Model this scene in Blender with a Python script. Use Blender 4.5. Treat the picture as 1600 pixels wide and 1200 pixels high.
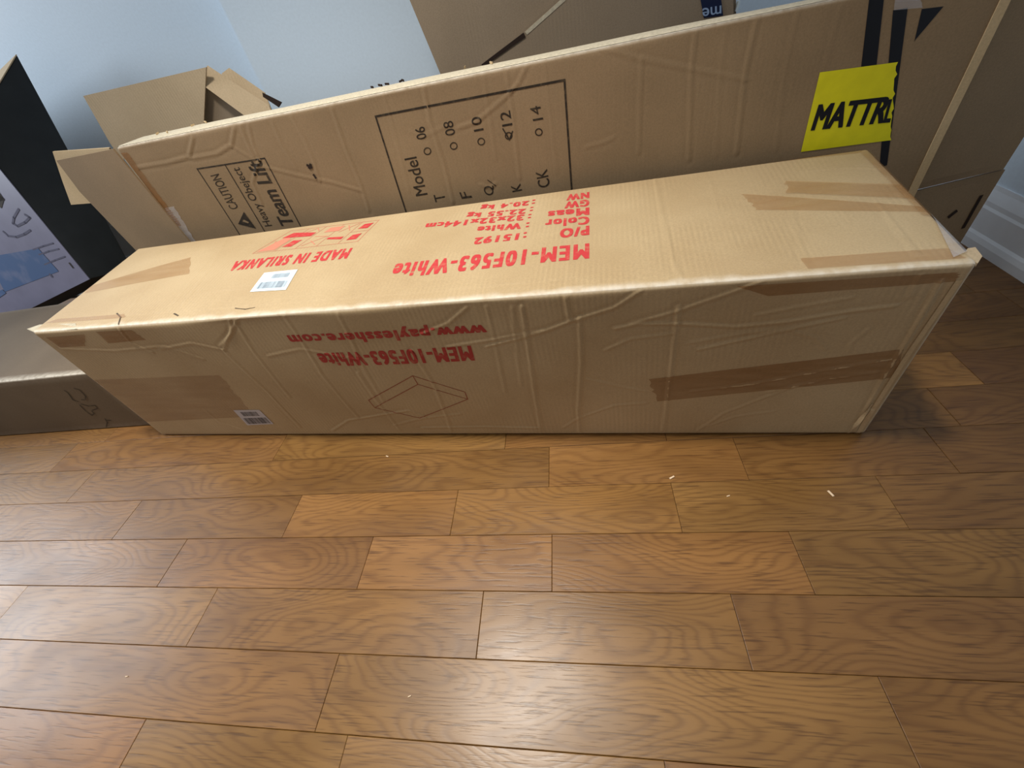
import bpy, bmesh, math, random
import numpy as np
from mathutils import Matrix, Vector

for o in list(bpy.data.objects):
    bpy.data.objects.remove(o, do_unlink=True)
scene = bpy.context.scene
COL = scene.collection
random.seed(7)
rng = np.random.default_rng(7)

# ------------------------------------------------------------------ camera
CAM_F = 634.678                                   # focal length in pixels of the 1600x1200 frame
CAM_C = np.array([0.901431, -0.499079, 0.601438])
CAM_R = np.array([[0.98161423, 0.07733406, 0.17450775],
                  [0.06991515, 0.70503617, -0.70571657],
                  [-0.1776102, 0.70494216, 0.68666671]])
cd = bpy.data.cameras.new('camera')
cam = bpy.data.objects.new('camera', cd)
COL.objects.link(cam)
cd.sensor_fit = 'HORIZONTAL'
cd.sensor_width = 36.0
cd.lens = 36.0 * CAM_F / 1600.0
cd.clip_start = 0.01
mw = Matrix([list(CAM_R[i]) + [CAM_C[i]] for i in range(3)] + [[0, 0, 0, 1]])
cam.matrix_world = mw
scene.camera = cam

# ------------------------------------------------------------------ light and exposure
world = bpy.data.worlds.new('world')
scene.world = world
world.use_nodes = True
bg = world.node_tree.nodes['Background']
bg.inputs[0].default_value = (1.0, 0.97, 0.94, 1)
bg.inputs[1].default_value = 0.29

def area(name, loc, target, size, power, color, shape='DISK'):
    ld = bpy.data.lights.new(name, 'AREA')
    ld.shape = shape
    ld.size = size
    ld.energy = power
    ld.color = color
    ob = bpy.data.objects.new(name, ld)
    COL.objects.link(ob)
    ob.location = loc
    d = Vector(target) - Vector(loc)
    ob.rotation_euler = d.to_track_quat('-Z', 'Y').to_euler()
    return ob

sd = bpy.data.lights.new('ceiling_downlight', 'SPOT')
sd.energy = 255
sd.color = (1.0, 0.96, 0.885)
sd.spot_size = math.radians(66)
sd.spot_blend = 1.0
sd.shadow_soft_size = 0.13
sp = bpy.data.objects.new('ceiling_downlight', sd)
COL.objects.link(sp)
sp.location = (0.42, -0.12, 2.30)
sp.rotation_euler = (Vector((0.40, -0.02, 0.0)) - Vector(sp.location)).to_track_quat('-Z', 'Y').to_euler()
area('side_lamp', (-2.3, -0.05, 1.5), (-0.1, 0.7, 0.55), 1.3, 52, (0.84, 0.92, 1.0))

vs = scene.view_settings
vs.view_transform = 'Standard'
vs.look = 'None'
vs.gamma = 1.0
vs.use_curve_mapping = False
vs.exposure = -0.12

# ------------------------------------------------------------------ helpers
def lin(r, g, b):
    f = lambda c: (c / 12.92) if c <= 0.04045 else ((c + 0.055) / 1.055) ** 2.4
    return (f(r / 255), f(g / 255), f(b / 255), 1.0)

def ray(px, py):
    return CAM_R @ np.array([(px - 800) / CAM_F, -(py - 600) / CAM_F, -1.0])
def at_z(px, py, z):
    d = ray(px, py)
    return CAM_C + d * ((z - CAM_C[2]) / d[2])
def at_plane(px, py, P, n):
    d = ray(px, py)
    n = np.asarray(n, float)
    return CAM_C + d * (((np.asarray(P) - CAM_C) @ n) / (d @ n))
def unit(v):
    v = np.asarray(v, float)
    return v / np.linalg.norm(v)

def link(name, me, mat, parent=None):
    ob = bpy.data.objects.new(name, me)
    COL.objects.link(ob)
    if mat is not None:
        me.materials.append(mat)
    if parent is not None:
        ob.parent = parent
    return ob

def tag(o, label=None, cat=None, group=None, kind=None):
    if label: o['label'] = label
    if cat: o['category'] = cat
    if group: o['group'] = group
    if kind: o['kind'] = kind
    return o

def thing(name, loc, label, cat):
    o = bpy.data.objects.new(name, None)
    COL.objects.link(o)
    o.empty_display_size = 0.05
    o.location = loc
    return tag(o, label, cat)

def base_of(parent):
    if parent is None:
        return np.zeros(3)
    b = np.array(parent.location)
    p = parent.parent
    while p is not None:
        b = b + np.array(p.location)
        p = p.parent
    return b

def mesh_from(name, V, F, mat, parent=None, uv=None, wear=None, smooth=False):
    V = np.asarray(V, float) - base_of(parent)
    me = bpy.data.meshes.new(name)
    me.from_pydata([tuple(v) for v in V], [], [tuple(int(i) for i in f) for f in F])
    if uv is not None:
        ul = me.uv_layers.new(name='metres')
        idx = np.zeros(len(me.loops), dtype=np.int32)
        me.loops.foreach_get('vertex_index', idx)
        ul.data.foreach_set('uv', np.asarray(uv, float)[idx].astype(np.float32).ravel())
    if wear is not None:
        at = me.attributes.new('wear', 'FLOAT', 'POINT')
        at.data.foreach_set('value', np.asarray(wear, np.float32))
    if smooth:
        me.polygons.foreach_set('use_smooth', np.ones(len(me.polygons), dtype=bool))
    me.update()
    return link(name, me, mat, parent)

def seg_dist(U, V, poly):
    d = np.full(U.shape, 1e9)
    for (x0, y0), (x1, y1) in zip(poly[:-1], poly[1:]):
        dx, dy = x1 - x0, y1 - y0
        L = dx * dx + dy * dy + 1e-12
        t = np.clip(((U - x0) * dx + (V - y0) * dy) / L, 0, 1)
        d = np.minimum(d, np.hypot(U - x0 - t * dx, V - y0 - t * dy))
    return d

class Patch:
    """a four-cornered sheet of cardboard with creases; c00->c10 is u, c00->c01 is v, normal u x v"""
    def __init__(s, c00, c10, c11, c01, bulge=0.0, wob=0.0, seed=0, round_=0.0, rside=(1, 1, 1, 1)):
        s.c = [np.asarray(c, float) for c in (c00, c10, c11, c01)]
        s.Lu = 0.5 * (np.linalg.norm(s.c[1] - s.c[0]) + np.linalg.norm(s.c[2] - s.c[3]))
        s.Lv = 0.5 * (np.linalg.norm(s.c[3] - s.c[0]) + np.linalg.norm(s.c[2] - s.c[1]))
        s.N = unit(np.cross(s.c[1] - s.c[0], s.c[3] - s.c[0]))
        s.cr = []
        s.bulge = bulge; s.wob = wob; s.round = round_; s.rside = rside
        r = np.random.default_rng(seed)
        s.waves = [(r.uniform(4, 22), r.uniform(4, 22), r.uniform(0, 6.28), r.uniform(0.3, 1)) for _ in range(7)]
        s.taper = 0.010
    def bil(s, a, b):
        a = np.asarray(a)[..., None]; b = np.asarray(b)[..., None]
        return (1 - a) * (1 - b) * s.c[0] + a * (1 - b) * s.c[1] + a * b * s.c[2] + (1 - a) * b * s.c[3]
    def inv(s, px, py):
        d = ray(px, py)
        a, b, t = 0.5, 0.5, 1.0
        x = np.array([a, b, t])
        for _ in range(25):
            P = s.bil(np.array(x[0]), np.array(x[1]))
            Fv = P - (CAM_C + d * x[2])
            du = (1 - x[1]) * (s.c[1] - s.c[0]) + x[1] * (s.c[2] - s.c[3])
            dv = (1 - x[0]) * (s.c[3] - s.c[0]) + x[0] * (s.c[2] - s.c[1])
            J = np.stack([du, dv, -d], 1)
            x = x - np.linalg.solve(J, Fv)
        return x[0], x[1]
    def m(s, px, py):
        a, b = s.inv(px, py)
        return (a * s.Lu, b * s.Lv)
    def crease(s, pts, amp=0.0012, w=0.004):
        s.cr.append(([s.m(*p) for p in pts], amp, w))
    def disp(s, a, b):
        u = np.asarray(a) * s.Lu; v = np.asarray(b) * s.Lv
        z = np.zeros(u.shape)
        if s.bulge:
            z = z + s.bulge * np.sin(np.pi * np.clip(a, 0, 1)) * np.sin(np.pi * np.clip(b, 0, 1))
        for fx, fy, ph, am in s.waves:
            z = z + s.wob * am * np.sin(fx * u + fy * v + ph) / 3.0
        for pts, amp, w in s.cr:
            d = seg_dist(u, v, pts)
            z = z + amp * np.exp(-(d / w) ** 2) - 0.45 * amp * np.exp(-((d - 1.9 * w) / w) ** 2)
        e = np.minimum(np.minimum(u, s.Lu - u), np.minimum(v, s.Lv - v))
        k = np.clip(e / s.taper, 0, 1)
        return z * (k * k * (3 - 2 * k))
    def pt(s, a, b, off=0.0):
        a = np.asarray(a, float); b = np.asarray(b, float)
        z = s.disp(a, b) + off
        if s.round > 0:
            r = s.round
            aa = a.copy(); bb = b.copy(); drop = np.zeros(a.shape)
            def rnd(d):
                th = np.clip(1 - d / r, 0, 1) * math.pi / 4
                inside = d < r
                return np.where(inside, r * (1 - np.sin(th)), d), np.where(inside, r * (1 - np.cos(th)), 0)
            if s.rside[0]:
                d, q = rnd(a * s.Lu); aa = np.where(a * s.Lu < r, d / s.Lu, aa); drop += q
            if s.rside[1]:
                d, q = rnd((1 - a) * s.Lu); aa = np.where((1 - a) * s.Lu < r, 1 - d / s.Lu, aa); drop += q
            if s.rside[2]:
                d, q = rnd(b * s.Lv); bb = np.where(b * s.Lv < r, d / s.Lv, bb); drop += q
            if s.rside[3]:
                d, q = rnd((1 - b) * s.Lv); bb = np.where((1 - b) * s.Lv < r, 1 - d / s.Lv, bb); drop += q
            return s.bil(aa, bb) + s.N * (z - drop)[..., None]
        return s.bil(a, b) + s.N * z[..., None]
    def axis(s, L, step):
        n = max(1, int(round(L / step)))
        g = np.linspace(0, 1, n + 1)
        if s.round > 0:
            ex = np.array([0, .25, .5, .75, 1.0]) * s.round / L
            g = np.concatenate([ex, g[(g > ex[-1] * 1.2) & (g < 1 - ex[-1] * 1.2)], 1 - ex[::-1]])
        return g
    def grid(s, step):
        ga = s.axis(s.Lu, step); gb = s.axis(s.Lv, step)
        A, B = np.meshgrid(ga, gb, indexing='ij')
        na, nb = A.shape
        P = s.pt(A, B).reshape(-1, 3)
        UV = np.stack([A * s.Lu, B * s.Lv], -1).reshape(-1, 2)
        i = np.arange(na - 1)[:, None]; j = np.arange(nb - 1)[None, :]
        k = (i * nb + j).ravel()
        F = np.stack([k, k + nb, k + nb + 1, k + 1], 1)
        return P, UV, F, A, B

def sheet(name, patch, step, thick, mat, parent):
    """a thick cardboard panel following a Patch"""
    P, UV, F, A, B = patch.grid(step)
    n = len(P); na, nb = A.shape
    Q = P - patch.N * thick
    rim = [i * nb for i in range(na)] + [(na - 1) * nb + j for j in range(1, nb)] + \
          [i * nb + nb - 1 for i in range(na - 2, -1, -1)] + [j for j in range(nb - 2, 0, -1)]
    Fs = [tuple(f) for f in F] + [tuple(reversed([x + n for x in f])) for f in F.tolist()]
    for x, y in zip(rim, rim[1:] + rim[:1]):
        Fs.append((y, x, x + n, y + n))
    return mesh_from(name, np.vstack([P, Q]), Fs, mat, parent, uv=np.vstack([UV, UV]))

def poly_sheet(name, pts, thick, mat, parent, normal):
    """an outlined flat panel with thickness; pts are 3D, in order"""
    pts = [np.asarray(p, float) for p in pts]
    nrm = unit(np.cross(pts[1] - pts[0], pts[2] - pts[0]))
    if nrm @ np.asarray(normal) < 0:
        pts = pts[::-1]
    nrm = unit(normal)
    n = len(pts)
    V = pts + [p - nrm * thick for p in pts]
    F = [list(range(n)), list(range(2 * n - 1, n - 1, -1))]
    for i in range(n):
        j = (i + 1) % n
        F.append([j, i, i + n, j + n])
    t = unit(np.cross(np.array([0, 0, 1.0]), nrm)) if abs(nrm[2]) < 0.95 else np.array([1.0, 0, 0])
    bt = np.cross(nrm, t)
    uv = [(p @ t, p @ bt) for p in V]
    return mesh_from(name, V, F, mat, parent, uv=uv)

def carton(name, cor, mat, parent, step=0.02, fine=(), wob=0.0006, bulge=0.003, seed=0, round_=0.005, creases=None):
    """closed box of six creased faces. cor = 8 points: bottom fl fr br bl, top fl fr br bl"""
    bfl, bfr, bbr, bbl, tfl, tfr, tbr, tbl = [np.asarray(c, float) for c in cor]
    P = {
        'front': Patch(bfl, bfr, tfr, tfl, bulge, wob, seed + 1, round_),
        'right': Patch(bfr, bbr, tbr, tfr, bulge, wob, seed + 2, round_),
        'back': Patch(bbr, bbl, tbl, tbr, 0, wob, seed + 3, round_),
        'left': Patch(bbl, bfl, tfl, tbl, bulge, wob, seed + 4, round_),
        'top': Patch(tfl, tfr, tbr, tbl, bulge, wob, seed + 5, round_),
        'bottom': Patch(bbl, bbr, bfr, bfl, 0, 0, seed + 6, round_),
    }
    if creases:
        creases(P)
    VV, FF, UU, WW = [], [], [], []
    n = 0
    for k, p in P.items():
        V, UV, F, A, B = p.grid(fine[k] if k in dict(fine) else step) if isinstance(fine, dict) else p.grid(step)
        w = np.zeros(len(V))
        u = A.ravel() * p.Lu; v = B.ravel() * p.Lv
        nz = 0.5 + 0.5 * np.sin(u * 31 + 1.7 * np.sin(u * 83)) * np.sin(u * 13 + 2)
        e = np.minimum(np.minimum(u, p.Lu - u), np.minimum(v, p.Lv - v))
        if k == 'top':
            w = np.clip(1.15 - v / (0.008 + 0.006 * nz), 0, 1)
            w = np.maximum(w, 0.5 * np.clip(1.0 - e / 0.005, 0, 1))
        elif k in ('front', 'right', 'left'):
            w = 0.6 * np.clip(1.0 - e / 0.005, 0, 1)
        VV.append(V); FF.append(F + n); UU.append(UV); WW.append(w)
        n += len(V)
    ob = mesh_from(name, np.vstack(VV), np.vstack(FF), mat, parent, uv=np.vstack(UU), wear=np.concatenate(WW), smooth=True)
    return ob, P

def decal(name, patch, quad, mat, parent, off=0.0006, n=(12, 4), rag=0.0):
    """sticker or tape laid on a Patch; quad = four pixels of the photograph in order"""
    ab = [np.array(patch.inv(*q)) for q in quad]
    return decal_ab(name, patch, ab, mat, parent, off, n, rag)

def decal_ab(name, patch, ab, mat, parent, off=0.0006, n=(12, 4), rag=0.0):
    sc = np.array([patch.Lu, patch.Lv])
    n = (max(n[0], int(np.linalg.norm((ab[1] - ab[0]) * sc) / 0.005)), max(n[1], int(np.linalg.norm((ab[3] - ab[0]) * sc) / 0.005)))
    s = np.linspace(0, 1, n[0] + 1); t = np.linspace(0, 1, n[1] + 1)
    S, T = np.meshgrid(s, t, indexing='ij')
    W = S[..., None]; H = T[..., None]
    Q = (1 - W) * (1 - H) * ab[0] + W * (1 - H) * ab[1] + W * H * ab[2] + (1 - W) * H * ab[3]
    if rag:
        jit = rng.uniform(-rag, rag, n[1] + 1)
        Q[-1, :, 0] += jit / patch.Lu
    P = patch.pt(Q[..., 0], Q[..., 1], off).reshape(-1, 3)
    nb = n[1] + 1
    F = [(i * nb + j, (i + 1) * nb + j, (i + 1) * nb + j + 1, i * nb + j + 1) for i in range(n[0]) for j in range(n[1])]
    e = (P[nb] - P[0]); g = (P[1] - P[0])
    if np.cross(e, g) @ patch.N < 0:
        F = [f[::-1] for f in F]
    return mesh_from(name, P, F, mat, parent, uv=np.stack([S, T], -1).reshape(-1, 2), smooth=True)

def strokes(name, patch, polys, width, mat, parent, off=0.0003, ab_in=False, closed=False):
    """drawn or printed lines of one mark, laid on a Patch"""
    V, F = [], []
    for poly in polys:
        pts = [np.array(p if ab_in else patch.m(*p), float) for p in poly]
        if ab_in:
            pts = [np.array([p[0] * patch.Lu, p[1] * patch.Lv]) for p in pts]
        for p, q in zip(pts[:-1], pts[1:]):
            d = q - p
            L = np.linalg.norm(d)
            if L < 1e-6:
                continue
            d = d / L
            nn = np.array([-d[1], d[0]]) * width / 2
            k = max(1, int(L / 0.004))
            b0 = len(V)
            for i in range(k + 1):
                c = p + d * (L * i / k + (width * 0.4 if i == k else (-width * 0.4 if i == 0 else 0)))
                for sg in (-1, 1):
                    x = c + nn * sg
                    V.append(patch.pt(np.array(x[0] / patch.Lu), np.array(x[1] / patch.Lv), off))
            for i in range(k):
                F.append((b0 + 2 * i, b0 + 2 * i + 2, b0 + 2 * i + 3, b0 + 2 * i + 1))
    return mesh_from(name, V, F, mat, parent)

def text_on(name, patch, body, S, E, T, mat, parent, bold=0.0, off=0.00025, ab_in=False, spacing=1.0):
    """printed words: S, E, T = photo pixels of the start-bottom, end-bottom and start-top of the word's box"""
    cu = bpy.data.curves.new('text', 'FONT')
    cu.body = body
    cu.resolution_u = 4
    cu.space_character = spacing
    tmp = bpy.data.objects.new('text', cu)
    COL.objects.link(tmp)
    dg = bpy.context.evaluated_depsgraph_get()
    me = bpy.data.meshes.new_from_object(tmp.evaluated_get(dg))
    bpy.data.objects.remove(tmp, do_unlink=True)
    bpy.data.curves.remove(cu)
    co = np.zeros(len(me.vertices) * 3)
    me.vertices.foreach_get('co', co)
    co = co.reshape(-1, 3)[:, :2]
    lo = co.min(0); hi = co.max(0)
    co = (co - lo) / (hi - lo)
    if ab_in:
        s0, e0, t0 = [np.array([p[0] * patch.Lu, p[1] * patch.Lv]) for p in (S, E, T)]
    else:
        s0, e0, t0 = [np.array(patch.m(*p)) for p in (S, E, T)]
    wpm = np.linalg.norm(e0 - s0) / (hi[0] - lo[0])            # metres per font unit along the word
    hpm = np.linalg.norm(t0 - s0) / (hi[1] - lo[1])
    bx, by = bold * wpm / np.linalg.norm(e0 - s0), bold * 0.45 * hpm / np.linalg.norm(t0 - s0)
    co = co * np.array([1 - 2 * bx, 1 - 2 * by]) + np.array([bx, by])
    uvm = s0 + co[:, :1] * (e0 - s0) + co[:, 1:] * (t0 - s0)
    full = np.hstack([uvm, np.zeros((len(uvm), 1))])
    me.vertices.foreach_set('co', full.astype(np.float32).ravel())
    bm = bmesh.new()
    bm.from_mesh(me)
    bpy.data.meshes.remove(me)
    lo = uvm.min(0); hi = uvm.max(0)
    for ax in (0, 1):
        x = math.ceil(lo[ax] / 0.005) * 0.005
        while x < hi[ax]:
            no = (1, 0, 0) if ax == 0 else (0, 1, 0)
            co_ = (x, 0, 0) if ax == 0 else (0, x, 0)
            bmesh.ops.bisect_plane(bm, geom=bm.verts[:] + bm.edges[:] + bm.faces[:], plane_co=co_, plane_no=no, dist=1e-6)
            x += 0.005
    bm.verts.ensure_lookup_table()
    V = np.array([v.co[:2] for v in bm.verts])
    P = patch.pt(V[:, 0] / patch.Lu, V[:, 1] / patch.Lv, off)
    F = [[v.index for v in f.verts] for f in bm.faces]
    flip = [f for f in bm.faces if f.normal.z < 0]
    if len(flip) > len(bm.faces) / 2:
        F = [f[::-1] for f in F]
    bm.free()
    if bold > 0:                                                # heavy print: the word struck several times, slightly shifted
        n0 = len(V); VV, FF = [], []
        shifts = [(i, j) for i in (-1, -.5, 0, .5, 1) for j in (-1, 0, 1)]
        for k, (i, j) in enumerate(shifts):
            W = V + (e0 - s0) * bx * i + (t0 - s0) * by * j
            VV.append(patch.pt(W[:, 0] / patch.Lu, W[:, 1] / patch.Lv, off + k * 0.000006))
            FF += [[v + k * n0 for v in f] for f in F]
        return mesh_from(name, np.vstack(VV), FF, mat, parent)
    return mesh_from(name, P, F, mat, parent)

# ------------------------------------------------------------------ materials
def nodes_of(name):
    m = bpy.data.materials.new(name)
    m.use_nodes = True
    nt = m.node_tree
    return m, nt, nt.nodes, nt.links, nt.nodes['Principled BSDF']

def N(nt, t, **kw):
    n = nt.nodes.new(t)
    for k, v in kw.items():
        if k.startswith('i_'):
            n.inputs[k[2:].replace('_', ' ')].default_value = v
        else:
            setattr(n, k, v)
    return n

def mixc(nt, fac, a, b, blend='MIX'):
    n = nt.nodes.new('ShaderNodeMix')
    n.data_type = 'RGBA'
    n.blend_type = blend
    for sock, v in ((n.inputs[0], fac), (n.inputs[6], a), (n.inputs[7], b)):
        if hasattr(v, 'is_output'):
            nt.links.new(v, sock)
        else:
            sock.default_value = v
    return n.outputs[2]

def ramp(nt, fac, stops):
    n = nt.nodes.new('ShaderNodeValToRGB')
    e = n.color_ramp.elements
    while len(e) < len(stops):
        e.new(0.5)
    for el, (p, c) in zip(e, stops):
        el.position = p
        el.color = c if len(c) == 4 else (*c, 1)
    nt.links.new(fac, n.inputs[0])
    return n.outputs[0]

def math_(nt, op, a, b=None):
    n = nt.nodes.new('ShaderNodeMath')
    n.operation = op
    for i, v in enumerate((a, b)):
        if v is None:
            continue
        if hasattr(v, 'is_output'):
            nt.links.new(v, n.inputs[i])
        else:
            n.inputs[i].default_value = v
    return n.outputs[0]

def cardboard(name, c1, c2, worn=(225, 215, 198), corr=0.5, period=0.0072, rough=0.72, spec=0.25):
    m, nt, nd, lk, bs = nodes_of(name)
    tc = N(nt, 'ShaderNodeTexCoord')
    uv = N(nt, 'ShaderNodeUVMap', uv_map='metres')
    big = N(nt, 'ShaderNodeTexNoise', i_Scale=5.0, i_Detail=4.0)
    fine = N(nt, 'ShaderNodeTexNoise', i_Scale=420.0, i_Detail=3.0)
    lk.new(tc.outputs['Object'], big.inputs['Vector'])
    lk.new(tc.outputs['Object'], fine.inputs['Vector'])
    b = ramp(nt, big.outputs[0], [(0.32, lin(*c1)), (0.70, lin(*c2))])
    b = mixc(nt, 0.22, b, ramp(nt, fine.outputs[0], [(0.3, (0.55, 0.55, 0.55)), (0.7, (1.25, 1.25, 1.25))]), 'MULTIPLY')
    sep = N(nt, 'ShaderNodeSeparateXYZ')
    lk.new(uv.outputs[0], sep.inputs[0])
    sn = math_(nt, 'SINE', math_(nt, 'MULTIPLY', sep.outputs[0], 2 * math.pi / period))
    patchy = N(nt, 'ShaderNodeTexNoise', i_Scale=9.0, i_Detail=2.0)
    lk.new(tc.outputs['Object'], patchy.inputs['Vector'])
    pm = ramp(nt, patchy.outputs[0], [(0.42, (0, 0, 0)), (0.62, (1, 1, 1))])
    sn2 = math_(nt, 'MULTIPLY', sn, math_(nt, 'MULTIPLY', pm, corr))
    dark = math_(nt, 'MULTIPLY_ADD', sn2, -0.07)
    dark.node.inputs[2].default_value = 1.0
    cmb = N(nt, 'ShaderNodeCombineColor')
    for i in range(3):
        lk.new(dark, cmb.inputs[i])
    b = mixc(nt, 1.0, b, cmb.outputs[0], 'MULTIPLY')
    at = N(nt, 'ShaderNodeAttribute', attribute_name='wear')
    wn = N(nt, 'ShaderNodeTexNoise', i_Scale=90.0, i_Detail=4.0)
    lk.new(tc.outputs['Object'], wn.inputs['Vector'])
    wf = math_(nt, 'MULTIPLY', at.outputs['Fac'], ramp(nt, wn.outputs[0], [(0.25, (0.35, 0.35, 0.35)), (0.6, (1, 1, 1))]))
    b = mixc(nt, math_(nt, 'MULTIPLY', wf, 0.75), b, lin(*worn))
    lk.new(b, bs.inputs['Base Color'])
    bs.inputs['Roughness'].default_value = rough
    bs.inputs['Specular IOR Level'].default_value = spec
    h = math_(nt, 'ADD', math_(nt, 'MULTIPLY', fine.outputs[0], 0.25), math_(nt, 'MULTIPLY', sn2, 0.35))
    bp = N(nt, 'ShaderNodeBump', i_Strength=0.25, i_Distance=0.0012)
    lk.new(h, bp.inputs['Height'])
    lk.new(bp.outputs[0], bs.inputs['Normal'])
    return m

def plain(name, rgb, rough=0.6, alpha=1.0, spec=0.3, noise=0.0, nscale=60.0, coat=0.0):
    m, nt, nd, lk, bs = nodes_of(name)
    tc = N(nt, 'ShaderNodeTexCoord')
    nz = N(nt, 'ShaderNodeTexNoise', i_Scale=nscale, i_Detail=4.0)
    lk.new(tc.outputs['Object'], nz.inputs['Vector'])
    lo = tuple(max(0, c * (1 - noise)) for c in lin(*rgb)[:3]); hi = tuple(min(1, c * (1 + noise)) for c in lin(*rgb)[:3])
    lk.new(ramp(nt, nz.outputs[0], [(0.3, lo), (0.7, hi)]), bs.inputs['Base Color'])
    bs.inputs['Roughness'].default_value = rough
    bs.inputs['Specular IOR Level'].default_value = spec
    bs.inputs['Alpha'].default_value = alpha
    bs.inputs['Coat Weight'].default_value = coat
    return m

def ink(name, rgb, cover=0.9, scale=120.0, ground=(186, 158, 120), rub=0.7):
    """flat print: ink rubbed thin in places so that the board shows through"""
    m, nt, nd, lk, bs = nodes_of(name)
    bs.inputs['Roughness'].default_value = 0.7
    bs.inputs['Specular IOR Level'].default_value = 0.2
    tc = N(nt, 'ShaderNodeTexCoord')
    nz = N(nt, 'ShaderNodeTexNoise', i_Scale=scale, i_Detail=5.0)
    lk.new(tc.outputs['Object'], nz.inputs['Vector'])
    r = ramp(nt, nz.outputs[0], [(0.28, (cover * rub,) * 3), (0.48, (cover,) * 3)])
    lk.new(mixc(nt, r, lin(*ground), lin(*rgb)), bs.inputs['Base Color'])
    return m

def tape_mat(name, rgb, alpha, rough):
    m, nt, nd, lk, bs = nodes_of(name)
    tc = N(nt, 'ShaderNodeTexCoord')
    nz = N(nt, 'ShaderNodeTexNoise', i_Scale=40.0, i_Detail=3.0)
    mp = N(nt, 'ShaderNodeMapping')
    mp.inputs['Scale'].default_value = (0.25, 1.6, 1.6)
    lk.new(tc.outputs['Object'], mp.inputs[0])
    lk.new(mp.outputs[0], nz.inputs['Vector'])
    bs.inputs['Base Color'].default_value = lin(*rgb)
    lk.new(ramp(nt, nz.outputs[0], [(0.3, (alpha * 0.75,) * 3), (0.7, (min(1, alpha * 1.15),) * 3)]), bs.inputs['Alpha'])
    bs.inputs['Roughness'].default_value = rough
    bp = N(nt, 'ShaderNodeBump', i_Strength=0.35, i_Distance=0.002)
    lk.new(nz.outputs[0], bp.inputs['Height'])
    lk.new(bp.outputs[0], bs.inputs['Normal'])
    return m

def wood(name):
    m, nt, nd, lk, bs = nodes_of(name)
    tc = N(nt, 'ShaderNodeTexCoord')
    oi = N(nt, 'ShaderNodeObjectInfo')
    off = N(nt, 'ShaderNodeVectorMath', operation='SCALE')
    cv = N(nt, 'ShaderNodeCombineXYZ')
    lk.new(oi.outputs['Random'], cv.inputs[0])
    lk.new(math_(nt, 'MULTIPLY', oi.outputs['Random'], 7.3), cv.inputs[1])
    lk.new(math_(nt, 'MULTIPLY', oi.outputs['Random'], 3.1), cv.inputs[2])
    lk.new(cv.outputs[0], off.inputs[0]); off.inputs['Scale'].default_value = 37.0
    ad = N(nt, 'ShaderNodeVectorMath', operation='ADD')
    lk.new(tc.outputs['Object'], ad.inputs[0]); lk.new(off.outputs[0], ad.inputs[1])
    def mapped(sc):
        mp = N(nt, 'ShaderNodeVectorMath', operation='MULTIPLY')
        lk.new(ad.outputs[0], mp.inputs[0]); mp.inputs[1].default_value = sc
        return mp.outputs[0]
    n1 = N(nt, 'ShaderNodeTexNoise', i_Scale=1.0, i_Detail=1.2, i_Roughness=0.4)
    lk.new(mapped((3.2, 11.0, 3.0)), n1.inputs['Vector'])
    n2 = N(nt, 'ShaderNodeTexNoise', i_Scale=1.0, i_Detail=3.0)
    lk.new(mapped((22.0, 420.0, 20.0)), n2.inputs['Vector'])
    rg = math_(nt, 'ADD', math_(nt, 'MULTIPLY', n1.outputs[0], 165.0), math_(nt, 'MULTIPLY', n2.outputs[0], 3.2))
    rings = math_(nt, 'SINE', rg)
    rings = math_(nt, 'MULTIPLY_ADD', rings, 0.5); rings.node.inputs[2].default_value = 0.5
    rings = math_(nt, 'POWER', rings, 2.6)
    n3 = N(nt, 'ShaderNodeTexNoise', i_Scale=1.0, i_Detail=3.0)
    lk.new(mapped((4.0, 14.0, 4.0)), n3.inputs['Vector'])
    base = ramp(nt, n3.outputs[0], [(0.25, lin(112, 78, 40)), (0.75, lin(146, 105, 57))])
    base = mixc(nt, math_(nt, 'MULTIPLY', rings, 0.40), base, lin(94, 60, 30))
    pores = ramp(nt, n2.outputs[0], [(0.33, (1, 1, 1)), (0.45, (0, 0, 0))])
    base = mixc(nt, math_(nt, 'MULTIPLY', pores, 0.55), base, lin(72, 45, 24))
    base = mixc(nt, 1.0, base, oi.outputs['Color'], 'MULTIPLY')
    lk.new(base, bs.inputs['Base Color'])
    sm = N(nt, 'ShaderNodeTexNoise', i_Scale=6.0, i_Detail=5.0)
    lk.new(tc.outputs['Object'], sm.inputs['Vector'])
    lk.new(ramp(nt, sm.outputs[0], [(0.3, (0.29,) * 3), (0.7, (0.41,) * 3)]), bs.inputs['Roughness'])
    bs.inputs['Specular IOR Level'].default_value = 0.36
    h = math_(nt, 'ADD', math_(nt, 'MULTIPLY', rings, -0.25), math_(nt, 'MULTIPLY', pores, -0.5))
    bp = N(nt, 'ShaderNodeBump', i_Strength=0.18, i_Distance=0.0006)
    lk.new(h, bp.inputs['Height'])
    lk.new(bp.outputs[0], bs.inputs['Normal'])
    return m

def paint(name, rgb, scale=160.0, strength=0.15, rough=0.75):
    m, nt, nd, lk, bs = nodes_of(name)
    tc = N(nt, 'ShaderNodeTexCoord')
    nz = N(nt, 'ShaderNodeTexNoise', i_Scale=scale, i_Detail=3.0)
    lk.new(tc.outputs['Object'], nz.inputs['Vector'])
    c = lin(*rgb)[:3]
    lk.new(ramp(nt, nz.outputs[0], [(0.3, tuple(x * 0.95 for x in c)), (0.7, c)]), bs.inputs['Base Color'])
    bs.inputs['Roughness'].default_value = rough
    bp = N(nt, 'ShaderNodeBump', i_Strength=strength, i_Distance=0.001)
    lk.new(nz.outputs[0], bp.inputs['Height'])
    lk.new(bp.outputs[0], bs.inputs['Normal'])
    return m

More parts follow.
